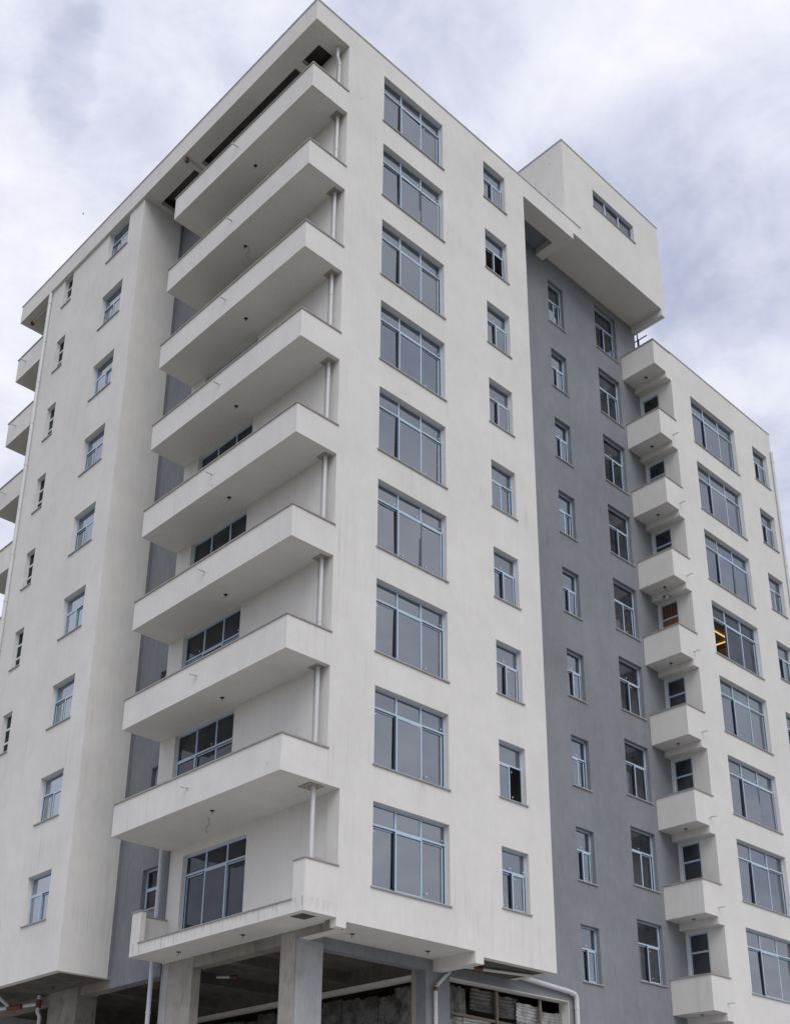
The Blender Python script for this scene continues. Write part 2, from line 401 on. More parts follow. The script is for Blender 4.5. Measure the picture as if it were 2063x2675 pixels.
# --- interiors: slabs and partitions, seen darkly through the glass
mb = MB()
mb.box(1.46, 9.46, .46, 1.86, -.93, -.80); mb.box(1.46, 2.01, 1.86, 7.1, -.93, -.80); mb.box(2.01, 25.9, 1.86, 18.2, -.93, -.80); mb.box(18.66, 25.9, .23, 1.85, -.93, -.80); mb.box(.35, 2.01, 9.8, 16.1, -.93, -.80)
me = mb.mesh('floor_slab', INTER)
for k in range(1, 9): link('floor_slab', me, B, (0, 0, k*H))
mb = MB(); mb.box(2.04, 9.46, .23, 1.86, -.93, -.80); mb.box(2.01, 25.9, 1.86, 18.2, -.93, -.80); mb.box(.35, 2.01, 9.8, 16.1, -.93, -.80)
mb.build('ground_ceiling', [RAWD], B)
boxpart('partition_wall', INTER, B, 2.2, 25.9, 5.6, 5.7, -.8, 24.5)
boxpart('partition_wall', INTER, B, 5.1, 5.2, 5.7, 18.2, -.8, 26.7)
boxpart('partition_wall', INTER, B, 6.6, 6.7, .23, 5.6, -.8, 26.7)
boxpart('partition_wall', INTER, B, 14.6, 14.7, 1.85, 5.6, -.8, 26.7)
boxpart('partition_wall', INTER, B, 24.1, 24.2, .23, 5.6, -.8, 24.5)
boxpart('partition_wall', INTER, B, 2.2, 18.2, 5.6, 5.7, 24.75, 26.7)

# --- roof: fascia, soffit with slots, roof slab
mb = MB()
mb.box(.05, 1.38, 0, .2, SOF, TOP)                        # front return
mb.box(.05, .25, .2, 18.66, SOF, TOP)                     # long fascia
mb.box(.25, 3.2, 18.46, 18.66, SOF, TOP)
mb.box(.25, .67, .2, 18.46, SOF, SOF+.2)                  # soffit band
for y0, y1 in ((.2, .63), (1.47, 1.78), (6.91, 7.31), (9.40, 16.4)):
    mb.box(.67, 1.79, y0, y1, SOF, SOF+.2)
mb.box(.67, 1.9, 17.9, 18.46, SOF, SOF+.2)
mb.build('roof_fascia', WHITE, B)
boxpart('roof_slab', RAWD, B, .25, 18.4, .22, 18.46, 27.30, 27.42)
boxpart('attic_wall', RAWD, B, 2.6, 2.7, .3, 9.4, SOF, 27.3)
mb = MB(); mb.box(2.72, 9.46, .23, 18.2, SOF+.01, SOF+.1); mb.box(9.46, 18.2, 1.86, 18.2, SOF+.01, SOF+.1)
mb.build('top_ceiling', INTER, B)
mb = MB()
mb.box(.02, .28, -.03, 18.69, TOP, TOP+.03); mb.box(.28, 12.15, -.03, .25, TOP, TOP+.03)
mb.build('roof_trim', METALTRIM, B)
boxpart('roof_trim', METALTRIM, B, 12.15, 13.05, -.03, 0.01, TOP, TOP+.03)
# beam over the recess, penthouse
boxpart('roof_beam', WHITE, B, 9.68, 12.15, 0, .67, 26.72, TOP)
boxpart('recess_soffit', GREYP, B, 9.68, 12.15, .67, 1.5, 27.02, 27.12)
wall('penthouse_wall', 'y', 0.0, 12.15, 18.46, 26.72, 31.43, [pw, (12.55, 18.22, 26, 27.03)], 0.2, WHITE, B)
boxpart('penthouse_side_wall', WHITE, B, 12.15, 12.35, .2, 7.0, 27.05, 31.43)
boxpart('penthouse_side_wall', WHITE, B, 18.26, 18.46, .2, 7.0, 27.03, 31.43)
boxpart('penthouse_rear_wall', WHITE, B, 12.35, 18.26, 6.8, 7.0, 27.05, 31.43)
boxpart('penthouse_floor', WHITE, B, 12.55, 18.26, .2, 7.0, 27.03, 27.2)
boxpart('penthouse_roof', RAW, B, 12.35, 18.26, .2, 6.8, 31.2, 31.35)
boxpart('cross_beam', WHITE, B, 12.15, 12.55, .2, 1.5, 26.73, 27.06)
boxpart('cross_beam', WHITE, B, 18.22, 18.46, .2, 1.52, 26.725, 27.03)
mb = MB(); mb.box(12.12, 18.49, -.03, .23, 31.43, 31.46); mb.box(12.12, 12.38, .23, 7.0, 31.43, 31.46)
mb.build('penthouse_trim', METALTRIM, B)
mb = MB(); mb.box(18.45, 26.15, -.03, .25, 25.0, 25.03); mb.build('wing_trim', METALTRIM, B)

# --- corner balconies
def balcony_mesh(x0, xs, y0, y1, hb, xw):
    mb = MB()
    mb.box(x0, x0+.12, y0, y1, -hb, -.03); mb.box(x0+.12, xs, y0, y0+.12, -hb, -.03)
    mb.box(x0+.12, xw, y1-.12, y1, -hb, -.03); mb.box(x0+.12, xs, y0+.12, y1-.12, -hb, -hb+.14)
    return mb
def coping_mesh(x0, xs, y0, y1, xw):
    mb = MB(); mb.box(x0-.03, x0+.15, y0-.03, y1+.03, -.03, .012)
    mb.box(x0+.15, xs+.03, y0-.03, y0+.15, -.03, .012); mb.box(x0+.15, xw, y1-.15, y1+.03, -.03, .012)
    return mb
def spout_mesh():
    return MB().tube([(.03, 3.70, -.42), (-.22, 3.70, -.44)], .028, 10)
def hook_mesh(x, y, z):
    mb = MB(); mb.box(x-.048, x+.048, y-.048, y+.048, z-.015, z+.01)
    mb.tube([(x, y, z-.01), (x+.01, y, z-.06), (x-.015, y+.01, z-.11)], .011, 6)
    return mb
bal = balcony_mesh(0, 1.38, 0, 7.18, .93, 1.25).mesh('balcony', WHITE)
cop = coping_mesh(0, 1.38, 0, 7.18, 1.25).mesh('coping', COPING)
spo = spout_mesh().mesh('drain_spout', PIPE, smooth=True)
hok = hook_mesh(.62, 3.64, -.93).mesh('ceiling_light_box', BLACK)
wire = MB().tube([(.62, 3.64, -1.05), (.66, 3.62, -1.2), (.60, 3.66, -1.38), (.64, 3.64, -1.5)], .006, 5).mesh('loose_wire', BLACK)
pat = MB().box(1.08, 1.37, .14, .5, -.936, -.93).mesh('unplastered_patch', RAWC)
for k in range(1, 9):
    o = link('balcony', bal, B, (0, 0, k*H)); link('coping', cop, o); link('drain_spout', spo, o); hk = link('ceiling_light_box', hok, o); hk.location = (random.uniform(-.05, .08), random.uniform(-.25, .25), 0)
    if k in (1, 7): link('loose_wire', wire, o)
    link('unplastered_patch', pat, o)
# rain pipes in the corner niche
for k in range(1, 9):
    x, y = 1.25, .30
    pts = [(x, y, -.05), (x, y, 2.17)] if k < 8 else [(x, y, -.05), (x, y, 1.35), (x-.10, y-.02, 1.52), (x-.10, y-.02, 1.95)]
    me = MB().tube(pts, .055, 14).mesh('downpipe', PIPE, smooth=True)
    o = link('downpipe', me, B, (0, 0, k*H))
    zc = random.choice([.35, .8, 1.1, 1.45, 1.7]) if k < 8 else 1.25
    link('pipe_joint', MB().tube([(x, y, zc-.03), (x, y, zc+.03)], .064, 14).mesh('pipe_joint', PIPE, smooth=True), o)
boxpart('unplastered_patch', RAWC, B, 1.0, 1.45, .14, .60, 2.155, 2.163)
boxpart('balcony_soffit', WHITE, B, 1.38, 1.84, .22, 7.18, 2.166, 2.30)
MB().tube([(1.24, .30, .20), (1.24, .30, 2.17)], .052, 14).build('downpipe', PIPE, B, smooth=True)
mb = MB(); mb.box(1.18, 1.42, .03, .20, .285, .33); mb.box(1.2, 1.36, .05, .17, .33, .36); mb.build('mortar_lump', RAWC, B)
# --- terrace below the balconies
mb = MB()
mb.box(.83, 1.80, 0, .22, -.95, -.64); mb.box(.83, 1.83, .22, 7.12, -.95, -.64)
mb.box(.83, .98, 0, .41, -.64, .26); mb.box(.98, 1.80, 0, .12, -.64, .26)
mb.box(.83, .98, 6.68, 7.12, -.64, .22); mb.box(.98, 1.83, 7.00, 7.12, -.64, .17)
T = mb.build('terrace', TERR, B)
mb = MB(); mb.box(.80, .97, .41, 6.72, -.64, -.61); mb.box(.80, 1.01, -.03, .44, .26, .29); mb.box(1.01, 1.83, -.03, .15, .26, .29)
mb.box(.80, 1.01, 6.65, 7.15, .22, .25); mb.box(1.01, 1.83, 6.97, 7.15, .17, .20)
link('coping', mb.mesh('coping', COPING), T)
link('unplastered_patch', MB().box(1.0, 1.42, .25, .68, -.957, -.95).mesh('unplastered_patch', RAWD), T)
for y in (2.9, 5.6):
    link('ceiling_light_box', hook_mesh(1.35, y, -.95).mesh('ceiling_light_box', BLACK), T)
mb = MB().box(1.79, 1.835, .56, .70, -.52, -.36); mb.build('socket_box', RAWC, B)
MB().tube([(1.62, 7.22, 2.17), (1.62, 7.22, -BZ)], .06, 14).build('downpipe', PIPEB, B, smooth=True)
for z in (.9, -2.3): MB().tube([(1.62, 7.22, z), (1.62, 7.22, z+.06)], .068, 14).build('pipe_joint', PIPEB, B, smooth=True)

# --- far balconies at the end of the left side
fb = MB(); fb.box(.14, .26, 16.3, 18.46, -1.08, -.03); fb.box(.26, 1.8, 18.34, 18.46, -1.08, -.03); fb.box(.26, 1.8, 16.3, 18.34, -1.08, -.94)
fm = fb.mesh('balcony', WHITE); fc = MB().box(.11, .29, 16.3, 18.49, -.03, .012).mesh('coping', COPING)
fs = MB().tube([(.16, 17.75, -.45), (-.08, 17.75, -.47)], .028, 10).mesh('drain_spout', PIPE, smooth=True)
for k in range(0, 9):
    o = link('balcony', fm, B, (0, 0, k*H)); link('coping', fc, o); link('drain_spout', fs, o)
MB().tube([(.08, 16.18, -1.0), (.08, 16.18, 26.70)], .07, 14).build('downpipe', PIPE, B, smooth=True)
me = MB().tube([(.08, 16.18, -.03), (.08, 16.18, .03)], .08, 14).mesh('pipe_joint', PIPE, smooth=True)
for i in range(14): link('pipe_joint', me, B, (0, 0, 26.2-1.9*i))
MB().tube([(.36, 16.2, 26.66), (.36, 18.2, 26.66)], .03, 10).build('eaves_pipe', PIPE, B, smooth=True)
MB().tube([(.36, 18.2, 26.70), (.36, 18.2, 26.60)], .075, 12).build('pipe_cap', RED, B, smooth=True)
MB().tube([(.30, 7.07, 26.66), (1.3, 7.10, 26.60)], .035, 10).build('eaves_pipe', PIPE, B, smooth=True)
MB().tube([(.20, 7.07, 26.70), (.20, 7.07, 26.57)], .07, 12).build('pipe_cap', RED, B, smooth=True)

# --- wing balconies
mb = MB()
mb.box(17.36, 18.45, 0, .12, -1.15, -.03); mb.box(17.36, 17.48, .12, 1.5, -1.15, -.03); mb.box(17.48, 18.12, .12, 1.5, -1.15, -1.0)
mb.box(18.12, 18.36, .12, 1.5, -1.39, -1.0); mb.box(18.36, 18.45, .12, 1.5, -1.39, -1.0); mb.box(18.12, 18.45, 0, .12, -1.39, -1.15)
wm = mb.mesh('balcony', WHITE)
mb = MB(); mb.box(17.33, 18.52, -.03, .15, -.03, .012); mb.box(17.33, 17.51, .15, 1.5, -.03, .012)
wc = mb.mesh('coping', COPING)
wsn = MB().tube([(18.20, .03, -.83), (18.20, -.25, -.85)], .026, 10).mesh('drain_spout', PIPE, smooth=True)
wh = hook_mesh(17.85, .75, -1.15).mesh('ceiling_light_box', BLACK)
for k in range(-1, 9):
    dz = k*H + (.18 if k == 8 else 0)
    o = link('balcony', wm, B, (0, 0, dz)); link('coping', wc, o); link('ceiling_light_box', wh, o)
    if k < 8: link('drain_spout', wsn, o)
px_, py_, pz_ = 17.92, .72, 5*H-1.15
pl_ = MB().tube([(px_, py_, pz_), (px_, py_, pz_-.33)], .008, 6).build('pendant_lamp', BLACK, B)
sh_ = MB()
for z_, r_ in ((-.33, .03), (-.36, .10), (-.40, .17)):
    for i_ in range(14): sh_.v.append((px_+r_*math.cos(i_*math.pi/7), py_+r_*math.sin(i_*math.pi/7), pz_+z_))
for j_ in range(2):
    for i_ in range(14): sh_.f.append((j_*14+i_, j_*14+(i_+1) % 14, j_*14+14+(i_+1) % 14, j_*14+14+i_)); sh_.m.append(0)
link('lamp_shade', sh_.mesh('lamp_shade', GLASSV, smooth=True), pl_)
link('bulb', MB().tube([(px_, py_, pz_-.33), (px_, py_, pz_-.38), (px_, py_, pz_-.44)], .032, 10).mesh('bulb', STICK, smooth=True), pl_)
MB().tube([(26.03, -.06, 24.0), (26.03, -.06, -BZ)], .06, 12).build('downpipe', PIPE, B, smooth=True)
me = MB().tube([(26.03, -.06, -.03), (26.03, -.06, .03)], .07, 12).mesh('pipe_joint', PIPE, smooth=True)
for i in range(8): link('pipe_joint', me, B, (0, 0, 23.5-2.6*i))

# ------------------------------------------------------------------ windows
def ring(mb, x0, x1, z0, z1, wd, y0, y1, mi=0):
    mb.box(x0, x0+wd, y0, y1, z0, z1, mi); mb.box(x1-wd, x1, y0, y1, z0, z1, mi)
    mb.box(x0+wd, x1-wd, y0, y1, z0, z0+wd, mi); mb.box(x0+wd, x1-wd, y0, y1, z1-wd, z1, mi)
def pane_obj(x0, x1, z0, z1, y, parent, mat, cache):
    w_, h_ = x1-x0, z1-z0; key = (round(w_, 3), round(h_, 3), mat.name)
    if key not in cache:
        cache[key] = MB().box(-w_/2, w_/2, -.004, .004, -h_/2, h_/2).mesh('pane', mat, dz=0)
    return link('pane', cache[key], parent, ((x0+x1)/2, y, (z0+z1)/2))
CACHE = {}
def make_window(w_, h_, cols, tf, front, rec=.14, fr=.050, mat=GLASS, sill=True, lower=True, stick=True, parent=None, missing=(), bare=()):
    topdiv = cols if cols > 2 else 1
    """local x across (left to right from outside), y into the wall, z up; origin bottom-left on the outer wall face."""
    mb = MB(); d0, d1 = rec, rec+.07
    zt = h_*(1-tf) if tf else h_
    ring(mb, 0.0, w_, 0.0, h_, fr, d0, d1)
    if tf: mb.box(fr, w_-fr, d0-.004, d1, zt-fr/2, zt+fr/2)
    cw = w_/cols
    for i in range(1, cols): 
        if tf and topdiv > 1: mb.box(cw*i-fr/2, cw*i+fr/2, d0+.005, d1, zt+fr/2, h_-fr)
    # dark lines inside the frame: shade of the gaps put into colour
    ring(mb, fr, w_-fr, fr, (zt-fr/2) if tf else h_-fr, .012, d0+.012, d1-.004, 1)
    win = mb.build('window', [FRAME, SHADOW_GAP], parent, dz=0)
    if tf:
        tw = w_/topdiv
        for i in range(topdiv):
            a = fr if i == 0 else tw*i+fr/2; b = w_-fr if i == topdiv-1 else tw*(i+1)-fr/2
            pane_obj(a, b, zt+fr/2, h_-fr, d0+.035, win, mat, CACHE)
    # lower sliding sashes
    lo, hi = fr, (zt-fr/2 if tf else h_-fr); sw = .046
    for i in range(cols):
        a = max(fr, cw*i-.02); b = min(w_-fr-.03, cw*(i+1)+.02); pr = i in front
        y0 = d0-.012 if pr else d0+.032
        s = MB(); ring(s, a, b, lo, hi, sw, y0, y0+.034)
        if pr and i: s.box(a-.055, a, y0+.006, y0+.03, lo, hi, 1)  # wide dark strip painting the shaded side of the sash
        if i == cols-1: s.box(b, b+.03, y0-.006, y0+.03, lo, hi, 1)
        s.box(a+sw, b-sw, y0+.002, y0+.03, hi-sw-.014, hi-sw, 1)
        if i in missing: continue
        link('sash', s.mesh('sash', [FRAME, SHADOW_GAP], dz=0), win)
        if i not in bare: pane_obj(a+sw, b-sw, lo+sw, hi-sw, y0+.017, win, mat, CACHE)
    if sill:
        link('sill', MB().box(-.05, w_+.05, -.045, rec-.002, -.03, 0.004).mesh('sill', SILL, dz=0), win)
    if stick:
        s = MB()
        for i in range(cols):
            for (fx, fz) in ((.82, (zt+.10)/h_ if tf else .9), (.15, (zt-.18)/h_), (.2, .1)):
                if random.random() < .5: continue
                cx_, cz_ = cw*(i+fx), h_*fz; s.tube([(cx_, d0-.018, cz_), (cx_, d0-.013, cz_)], .020, 7)
        if s.v: link('sticker', s.mesh('sticker', STICK, dz=0), win)
    return win
RY = R_(-90)
def place(proto, first, loc, rotz=0.0):
    o = proto if first else copy_tree(proto, B)
    o.location = (loc[0], loc[1], loc[2]+BZ); o.rotation_euler = (0, 0, rotz)
    for c in o.children:
        if c.name.split('.')[0] == 'pane':
            c.rotation_euler = (R_(random.uniform(-.9, .9)), 0, R_(random.uniform(-1.0, 1.0)))
    return o
def column(fn, krange, cols, tf, variants, side='y', c=0.0, **kw):
    protos = {}
    for k in krange:
        a, b, z0, z1 = fn(k); var = variants[k % len(variants)]
        key = (var, round(b-a, 3), round(z1-z0, 3)); first = key not in protos
        if first: protos[key] = make_window(b-a, z1-z0, cols, tf, var, parent=B, **kw)
        if side == 'y': place(protos[key], first, (a, c, z0))
        else: place(protos[key], first, (c, b, z0), RY)
column(big, ks, 3, .25, [(1,), (1,), (1,), (1, 2)])
column(sml, [k for k in ks if k not in (1, 7)], 2, .36, [(1,), (0,), (1,)])
a, b, z0, z1 = sml(7); place(make_window(b-a, z1-z0, 2, .36, (1,), parent=B, bare=(0, 1)), True, (a, 0, z0))
a, b, z0, z1 = sml(1); place(make_window(b-a, z1-z0, 2, .36, (0,), parent=B, missing=(1,)), True, (a, 0, z0))
column(g1, ks, 2, .40, [(1,), (1,), (0,)], c=1.5, rec=.14)
column(g2, ks, 2, .37, [(1,), (0,), (1,)], c=1.5, mat=GLASSC, rec=.14)
column(wb, [k for k in range(0, 8) if k != 4], 3, .27, [(1,), (1,), (1, 2)])
a, b, z0, z1 = wb(4); place(make_window(b-a, z1-z0, 3, .27, (1,), parent=B, mat=GLASSV, bare=(0,), stick=False), True, (a, 0, z0))
column(ws, range(0, 8), 2, .36, [(1,), (1,), (0,)])
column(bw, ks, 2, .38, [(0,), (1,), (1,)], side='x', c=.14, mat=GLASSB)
column(gl_, ks, 1, .46, [(0,)], side='x', c=XG, mat=GLASSD, stick=False)
column(bd, range(1, 9), 3, .27, [(1,), (0,)], side='x', c=1.25, rec=.10, sill=False, mat=GLASSD)
column(bd, [0], 3, .21, [(1,)], side='x', c=1.83, rec=.10, sill=False, mat=GLASSD, stick=False)
# narrow louvred windows of the bay: three panes one above the other
def narrow(w_, h_):
    mb = MB(); ring(mb, 0, w_, 0, h_, .04, .12, .19)
    for f in (.30, .64): mb.box(.04, w_-.04, .118, .19, h_*f-.035, h_*f+.035)
    win = mb.build('window', [LOUVRE], B, dz=0)
    for a, b in ((.04/h_, .30-.035/h_), (.30+.035/h_, .64-.035/h_), (.64+.035/h_, 1-.04/h_)):
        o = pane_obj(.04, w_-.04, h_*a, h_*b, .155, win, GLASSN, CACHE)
    link('sill', MB().box(-.05, w_+.05, -.045, .118, -.03, .004).mesh('sill', SILL, dz=0), win)
    return win
pr = {}
for k in ks:
    a, b, z0, z1 = bn(k); key = round(z1-z0, 3); first = key not in pr
    if first: pr[key] = narrow(b-a, z1-z0)
    place(pr[key], first, (.14, b, z0), RY)
# penthouse strip window
mb = MB(); W_, H_ = pw[1]-pw[0], pw[3]-pw[2]; ring(mb, 0, W_, 0, H_, .04, .1, .17)
for i in (1, 2): mb.box(W_*i/3-.03, W_*i/3+.03, .098, .17, .04, H_-.04)
pwn = mb.build('window', [FRAME], B, dz=0)
for i in range(3): pane_obj(W_*i/3+.035, W_*(i+1)/3-.035, .04, H_-.04, .14, pwn, GLASSC, CACHE)
link('sill', MB().box(-.05, W_+.05, -.04, .098, -.03, .004).mesh('sill', SILL, dz=0), pwn)
place(pwn, True, (pw[0], 0, pw[2]))
# doors of the wing balconies
def wing_door(special):
    mb = MB(); w_, h_ = .76, 2.42
    ring(mb, 0, w_, 0, h_, .05, .03, .10); mb.box(.05, w_-.05, .028, .10, 1.76, 1.82)
    d = mb.build('door', [FRAME], B, dz=0)
    if special:
        link('door_panel', MB().box(.05, w_-.05, .05, .08, .05, 1.76).mesh('door_panel', BROWN, dz=0), d)
        s = MB()
        for i in range(1, 6): s.box(w_*i/6-.012, w_*i/6+.012, .045, .065, 1.82, h_-.05)
        link('grille', s.mesh('grille', BLACK, dz=0), d)
        link('door_panel', MB().box(.05, w_-.05, .075, .085, 1.82, h_-.05).mesh('door_panel', BROWN, dz=0), d)
    else:
        pane_obj(.05, w_-.05, .05, 1.76, .06, d, GLASSC, CACHE); pane_obj(.05, w_-.05, 1.82, h_-.05, .06, d, GLASSC, CACHE)
    return d
d0 = wing_door(False); first = True
for k in range(-1, 8):
    if k == 4: place(wing_door(True), True, (18.45, 1.40, k*H-.8), RY)
    else: place(d0, first, (18.45, 1.40, k*H-.8), RY); first = False

# ------------------------------------------------------------------ ground storeys
boxpart('concrete_column', RAWC, B, 1.86, 2.69, 1.515, 2.06, -BZ, -1.0)
boxpart('column_render', PALE, B, 1.89, 2.695, 1.49, 1.515, -BZ, -1.156)
boxpart('concrete_column', RAWC, B, 1.86, 2.12, 5.68, 6.78, -BZ, -.95)
boxpart('column_render', PALE, B, 1.85, 2.5, 6.78, 7.10, -BZ, -.96)
boxpart('concrete_column', RAW, B, 1.75, 2.4, 11.24, 12.88, -BZ, -1.0)
boxpart('concrete_column', RAWC, B, 6.185, 7.0, 1.85, 2.03, -BZ, -1.0)
boxpart('raw_beam', RAW, B, 1.855, 2.2, .22, 1.5, -1.154, -.94)
boxpart('raw_beam', RAW, B, 1.855, 2.2, 2.06, 5.68, -1.27, -.93)
boxpart('raw_beam', RAW, B, 1.83, 2.2, 7.10, 18.2, -1.285, -.93)
boxpart('grey_beam', GREYP, B, 2.69, 6.19, 1.50, 1.8, -1.29, -.94)
boxpart('cross_beam', WHITE, B, 1.95, 2.25, .22, 1.488, -1.17, -1.155)
boxpart('cross_beam', WHITE, B, 6.45, 6.76, .22, 1.5, -1.30, -.94)
boxpart('painted_soffit', WHITE, B, 2.2, 6.45, .22, 1.5, -1.0, -.94)
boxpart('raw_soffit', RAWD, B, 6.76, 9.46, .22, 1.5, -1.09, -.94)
for x, y in ((3.0, .8), (5.6, .85)): hook_mesh(x, y, -1.0).build('ceiling_light_box', BLACK, B)
for x, y in ((3.2, 3.2), (4.5, 4.0), (3.6, 8.2), (4.6, 2.6)): hook_mesh(x, y, -.93).build('ceiling_light_box', BLACK, B)
hook_mesh(1.25, 11.8, -1.03).build('ceiling_light_box', BLACK, B)
# inner lintels, beams and walls behind the columns
boxpart('raw_beam', RAWD, B, 6.19, 6.5, 2.03, 18.2, -1.36, -.93)
boxpart('plaster_lintel', WHITE, B, 6.17, 6.48, 2.031, 18.0, -1.46, -1.36)
for y in (4.6, 7.4, 10.5): boxpart('raw_beam', RAWD, B, 2.2, 6.19, y, y+.3, -1.22, -.93)
boxpart('block_wall', RAWD, B, 7.6, 7.8, 2.1, 18.2, -BZ, -.93)
boxpart('block_wall', RAWD, B, 2.4, 7.6, 14.5, 14.7, -BZ, -.93)
boxpart('block_wall', RAWD, B, 7.8, 18.4, 3.4, 3.6, -BZ, -.93)
mb = MB(); mb.box(7.07, 12.05, 1.503, 1.86, -1.385, -1.361); mb.box(12.03, 12.052, 1.503, 1.86, -BZ, -1.385)
mb.build('opening_reveal', WHITE, B)
# waste pipes
P1 = MB().tube([(6.95, 1.38, -1.25), (6.86, 1.40, -1.34), (6.44, 1.40, -1.72)], .05, 14).build('waste_pipe', PIPE, B, smooth=True)
MB().tube([(6.47, 1.40, -1.68), (6.44, 1.40, -1.73), (6.44, 1.40, -1.82)], .062, 14).build('pipe_elbow', RED, B, smooth=True)
MB().tube([(6.44, 1.40, -1.78), (6.44, 1.40, -BZ)], .052, 14).build('waste_pipe', PIPE, B, smooth=True)
MB().tube([(6.44, 1.40, -2.52), (6.44, 1.40, -2.48)], .06, 14).build('pipe_joint', PIPE, B, smooth=True)
MB().tube([(6.7, .9, -1.2), (7.6, .85, -1.17), (9.3, .55, -1.15)], .045, 12).build('waste_pipe', PIPE, B, smooth=True)
MB().tube([(7.3, .87, -1.18), (7.6, .85, -1.17)], .075, 12).build('pipe_elbow', RED, B, smooth=True)
arc = [(12.12+.16*math.sin(t), 1.40, -1.30+.16*math.cos(t)) for t in [R_(q) for q in range(0, 91, 15)]]
MB().tube([(9.6, 1.38, -.98), (11.9, 1.40, -1.11)] + arc + [(12.28, 1.40, -BZ)], .075, 16).build('waste_pipe', PIPE, B, smooth=True)
for p, q in (((11.70, 1.40, -1.10), (11.78, 1.40, -1.105)), ((12.28, 1.40, -1.5), (12.28, 1.40, -1.58)), ((12.05, 1.4, -1.135), (12.1, 1.4, -1.14))):
    MB().tube([p, q], .086, 16).build('pipe_joint', PIPE, B, smooth=True)
# pipes under the bay
for a, b in (((.7, 14.6, -1.45), (1.6, 13.3, -1.30)), ((.4, 13.6, -1.12), (1.0, 13.9, -1.36))):
    MB().tube([a, b], .055, 12).build('waste_pipe', PIPE, B, smooth=True)
for x, y in ((.8, 13.9), (1.55, 13.45)):
    MB().tube([(x, y, -1.032), (x, y, -1.045)], .28, 20).build('pipe_opening', RAWD, B)
MB().tube([(1.0, 13.95, -1.42), (1.25, 13.6, -1.38)], .085, 12).build('pipe_elbow', RED, B, smooth=True)
MB().tube([(1.62, 13.25, -1.18), (1.62, 13.25, -1.42)], .08, 12).build('pipe_elbow', RED, B, smooth=True)
MB().tube([(1.62, 13.25, -1.05), (1.62, 13.25, -1.55), (1.68, 13.2, -1.68), (1.68, 13.2, -BZ)], .06, 12).build('waste_pipe', PIPE, B, smooth=True)
MB().tube([(3.0, 6.2, -1.28), (3.3, 5.9, -1.28)], .04, 10).build('waste_pipe', PIPE, B, smooth=True)
MB().tube([(3.25, 5.95, -1.28), (3.38, 5.8, -1.28)], .055, 10).build('pipe_elbow', RED, B, smooth=True)

# ------------------------------------------------------------------ sheet-metal hoardings
def corr(w_, h_, vertical, ragged, seed):
    """one corrugated sheet in local x (across), z (up); waves push in y"""
    rnd = random.Random(seed); nx, nz = (int(w_/.019), 6) if vertical else (8, int(h_/.019)); mb = MB()
    nx = max(nx, 4); nz = max(nz, 4)
    off = [rnd.uniform(-ragged, ragged) for _ in range(nx+1)]; offx = [rnd.uniform(-ragged, ragged) for _ in range(nz+1)]
    for j in range(nz+1):
        for i in range(nx+1):
            x = w_*i/nx; z = h_*j/nz
            wv = math.sin((x if vertical else z)*2*math.pi/(.076 if vertical else .10))*.014 + .02*math.sin(x*2.1+seed)*math.sin(z*1.7+seed*2)
            if j == nz: z += off[i]
            if i in (0, nx): x += offx[j]*.6
            mb.v.append((x, wv, z))
    for j in range(nz):
        for i in range(nx):
            a = j*(nx+1)+i; mb.f.append((a, a+1, a+nx+2, a+nx+1)); mb.m.append(0)
    return mb
HO = empty('hoarding', (9.5, 1.8, 0), 'patched hoarding of dented corrugated metal sheets filling the grey wall opening', 'hoarding')
def hpart(name, me, loc, rot=(0, 0, 0)):
    o = link(name, me, HO, (loc[0]-9.5, loc[1]-1.8, loc[2]+BZ)); o.rotation_euler = rot; return o
i = 0
for (x, z, w_, h_, m, vert, tilt) in ((8.15, -2.05, 1.05, .58, SHEETD, 0, .5), (9.15, -2.12, .95, .58, SHEETD, 0, -1), (10.0, -2.2, 1.1, .58, SHEET, 0, 1), (11.1, -2.25, .95, .52, SHEET, 0, -.5),
        (7.05, -2.75, .85, .55, SHEET, 0, 2), (7.85, -2.78, 1.1, .5, SHEET, 0, -1), (8.9, -2.82, 1.2, .62, SHEETD, 0, 1), (10.0, -2.9, 1.1, .60, SHEETD, 0, 0), (11.05, -2.9, 1.0, .6, SHEET, 0, 1),
        (7.0, -2.35, .5, .85, SHEETD, 1, 0), (7.45, -2.3, .55, .8, SHEETD, 1, -1)):
    i += 1
    me = corr(w_, h_, vert, .03, i).mesh('metal_sheet', m, dz=0, smooth=False)
    hpart('metal_sheet', me, (x, 1.76+.012*(i % 3), z), (0, R_(tilt), 0))
for (x, z, w_, h_) in ((7.0, -5.2, 1.3, 2.5), (8.25, -5.2, 1.3, 2.45), (9.5, -5.2, 1.3, 2.4), (10.75, -5.2, 1.3, 2.4), (7.0, -BZ+.02, 1.3, 4), (8.25, -BZ+.02, 1.3, 4), (9.5, -BZ+.02, 1.3, 4), (10.75, -BZ+.02, 1.3, 4)):
    i += 1; hpart('metal_sheet', corr(w_, h_, 1, .03, i).mesh('metal_sheet', SHEETD, dz=0), (x, 1.80+.012*(i % 2), z))
for x in (9.12, 10.97): hpart('timber_post', MB().box(-.04, .04, -.03, .03, 0, BZ-1.45).mesh('timber_post', WOOD, dz=0), (x, 1.70, -BZ))
for z in (-2.22, -4.2): hpart('timber_rail', MB().box(0, 5.0, -.025, .025, -.035, .035).mesh('timber_rail', WOOD, dz=0), (7.05, 1.73, z), (0, R_(1.2), 0))
H2 = empty('hoarding', (6.35, 5, 0), 'dark hoarding of upright corrugated sheets standing inside the open ground storey', 'hoarding')
for j in range(16):
    me = corr(.80, BZ-1.62-.05*((j*7) % 4), 1, .035, 40+j).mesh('metal_sheet', SHEETD, dz=0)
    o = link('metal_sheet', me, H2, (.03*(j % 2), -2.95+.74*(j+1), .02)); o.rotation_euler = (0, 0, RY)
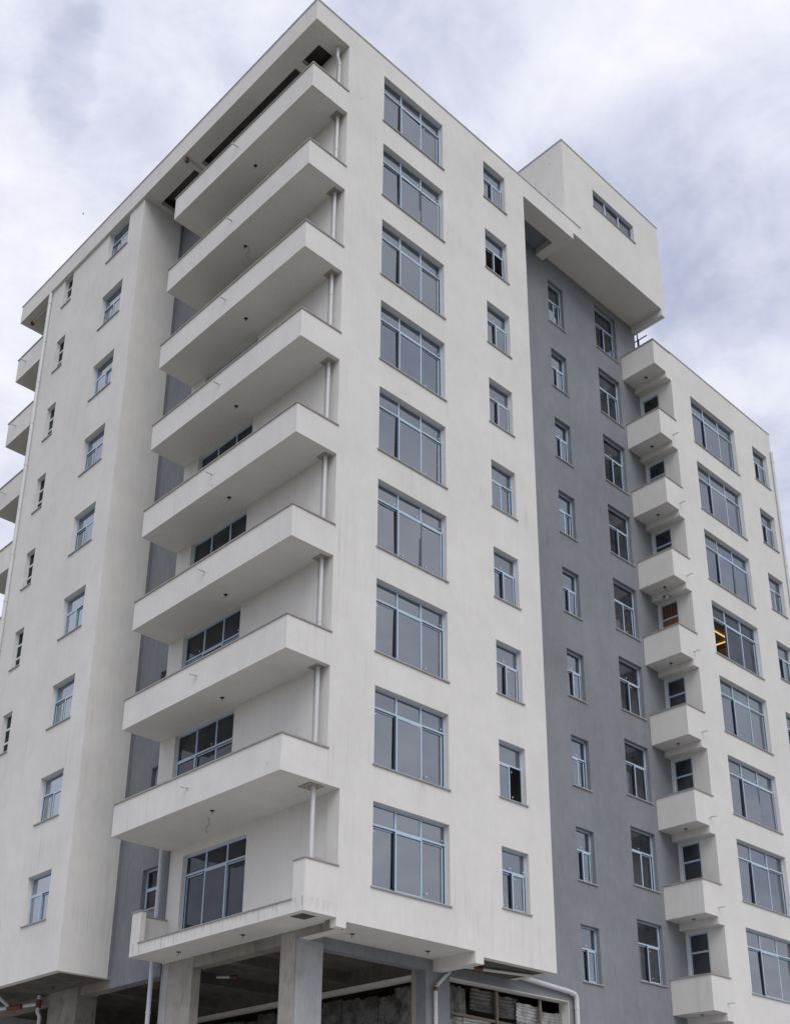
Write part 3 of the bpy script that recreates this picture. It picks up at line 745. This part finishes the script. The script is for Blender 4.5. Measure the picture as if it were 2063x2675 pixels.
for z in (4.2, 7.2): link('timber_rail', MB().box(.07, .13, -2.9, 9.0, z, z+.08).mesh('timber_rail', WOOD, dz=0), H2)

# ------------------------------------------------------------------ things in and on the building
def curtain(x0, x1, z0, z1, y, label, rot=0.0, folds=.13):
    mb = MB(); n = int((x1-x0)/.02)
    for j in (0, 1):
        for i in range(n+1):
            x = (x1-x0)*i/n; mb.v.append((x, .03*math.sin(x*2*math.pi/folds)+.012*math.sin(x*31), (z1-z0)*j))
    for i in range(n): mb.f.append((i, i+1, n+2+i, n+1+i)); mb.m.append(0)
    o = link('curtain', mb.mesh('curtain', CURT, dz=0, smooth=True), None, (x0, y, z0+BZ)); o.rotation_euler[2] = rot
    return tag(o, label, 'curtain')
curtain(20.95, 22.3, 4*H-.30, 4*H+1.3, .245, 'pale curtain behind the wide wing window with glowing light strips')
curtain(24.5, 24.95, 3*H+.22, 3*H+1.85, .32, 'narrow pale curtain behind a small window near the wing downpipe')
curtain(7.62, 7.98, 1*H+.34, 1*H+1.4, .32, 'pale curtain beside the half open small window on white facade')
o = curtain(.46, 1.3, 2*H+.58, 2*H+1.5, 0, 'pale curtain in a bay window, third storey above the open ground floor'); o.location = (.46, 11.75, 2*H+.58+BZ); o.rotation_euler[2] = RY
em = bpy.data.materials.new('led_light'); em.use_nodes = True; t = em.node_tree; t.nodes.clear()
eo = t.nodes.new('ShaderNodeOutputMaterial'); en = t.nodes.new('ShaderNodeEmission'); en.inputs[0].default_value = (1, .52, .16, 1); en.inputs[1].default_value = 1.3
t.links.new(en.outputs[0], eo.inputs[0])
mb = MB(); mb.box(22.0, 23.62, 1.545, 1.565, 14.52, 14.56); mb.box(23.60, 23.62, 1.565, 2.6, 14.52, 14.56)
o = mb.build('light_strip', em, None); tag(o, 'warm glowing ceiling light strips inside the wide wing window', 'light')
mb = MB(); mb.tube([(18.63, 1.48, 24.75), (18.63, 1.48, 26.9)], .028, 8); mb.tube([(18.62, 1.62, 26.55), (18.62, 1.02, 26.56)], .024, 8); mb.tube([(18.60, 1.41, 24.75), (18.60, 1.41, 26.58)], .022, 8)
o = mb.build('steel_rail', STEEL, None); tag(o, 'dark steel bars sticking up from the wing roof beside penthouse', 'steel rail')
# bird
mb = MB(); d = pix_dir(216, 557); c = M.translation + d*260
bm_ = [(-.02, 0, 0), (.16, 0, .0), (.28, 0, .02)]
mb.tube([tuple(c - Vector((0, 0, BZ)) + Vector(q)) for q in bm_], .05, 6)
b0 = len(mb.v); c2 = c - Vector((0, 0, BZ))
for s_ in (-1, 1):
    b0 = len(mb.v); mb.v += [tuple(c2+Vector(q)) for q in ((0, 0, .02), (.16, 0, .02), (.10, .26*s_, .12), (.0, .40*s_, .06))]
    mb.f.append((b0, b0+1, b0+2, b0+3)); mb.m.append(0)
o = mb.build('bird', BLACK, None); tag(o, 'tiny dark bird gliding against the pale clouds', 'bird')
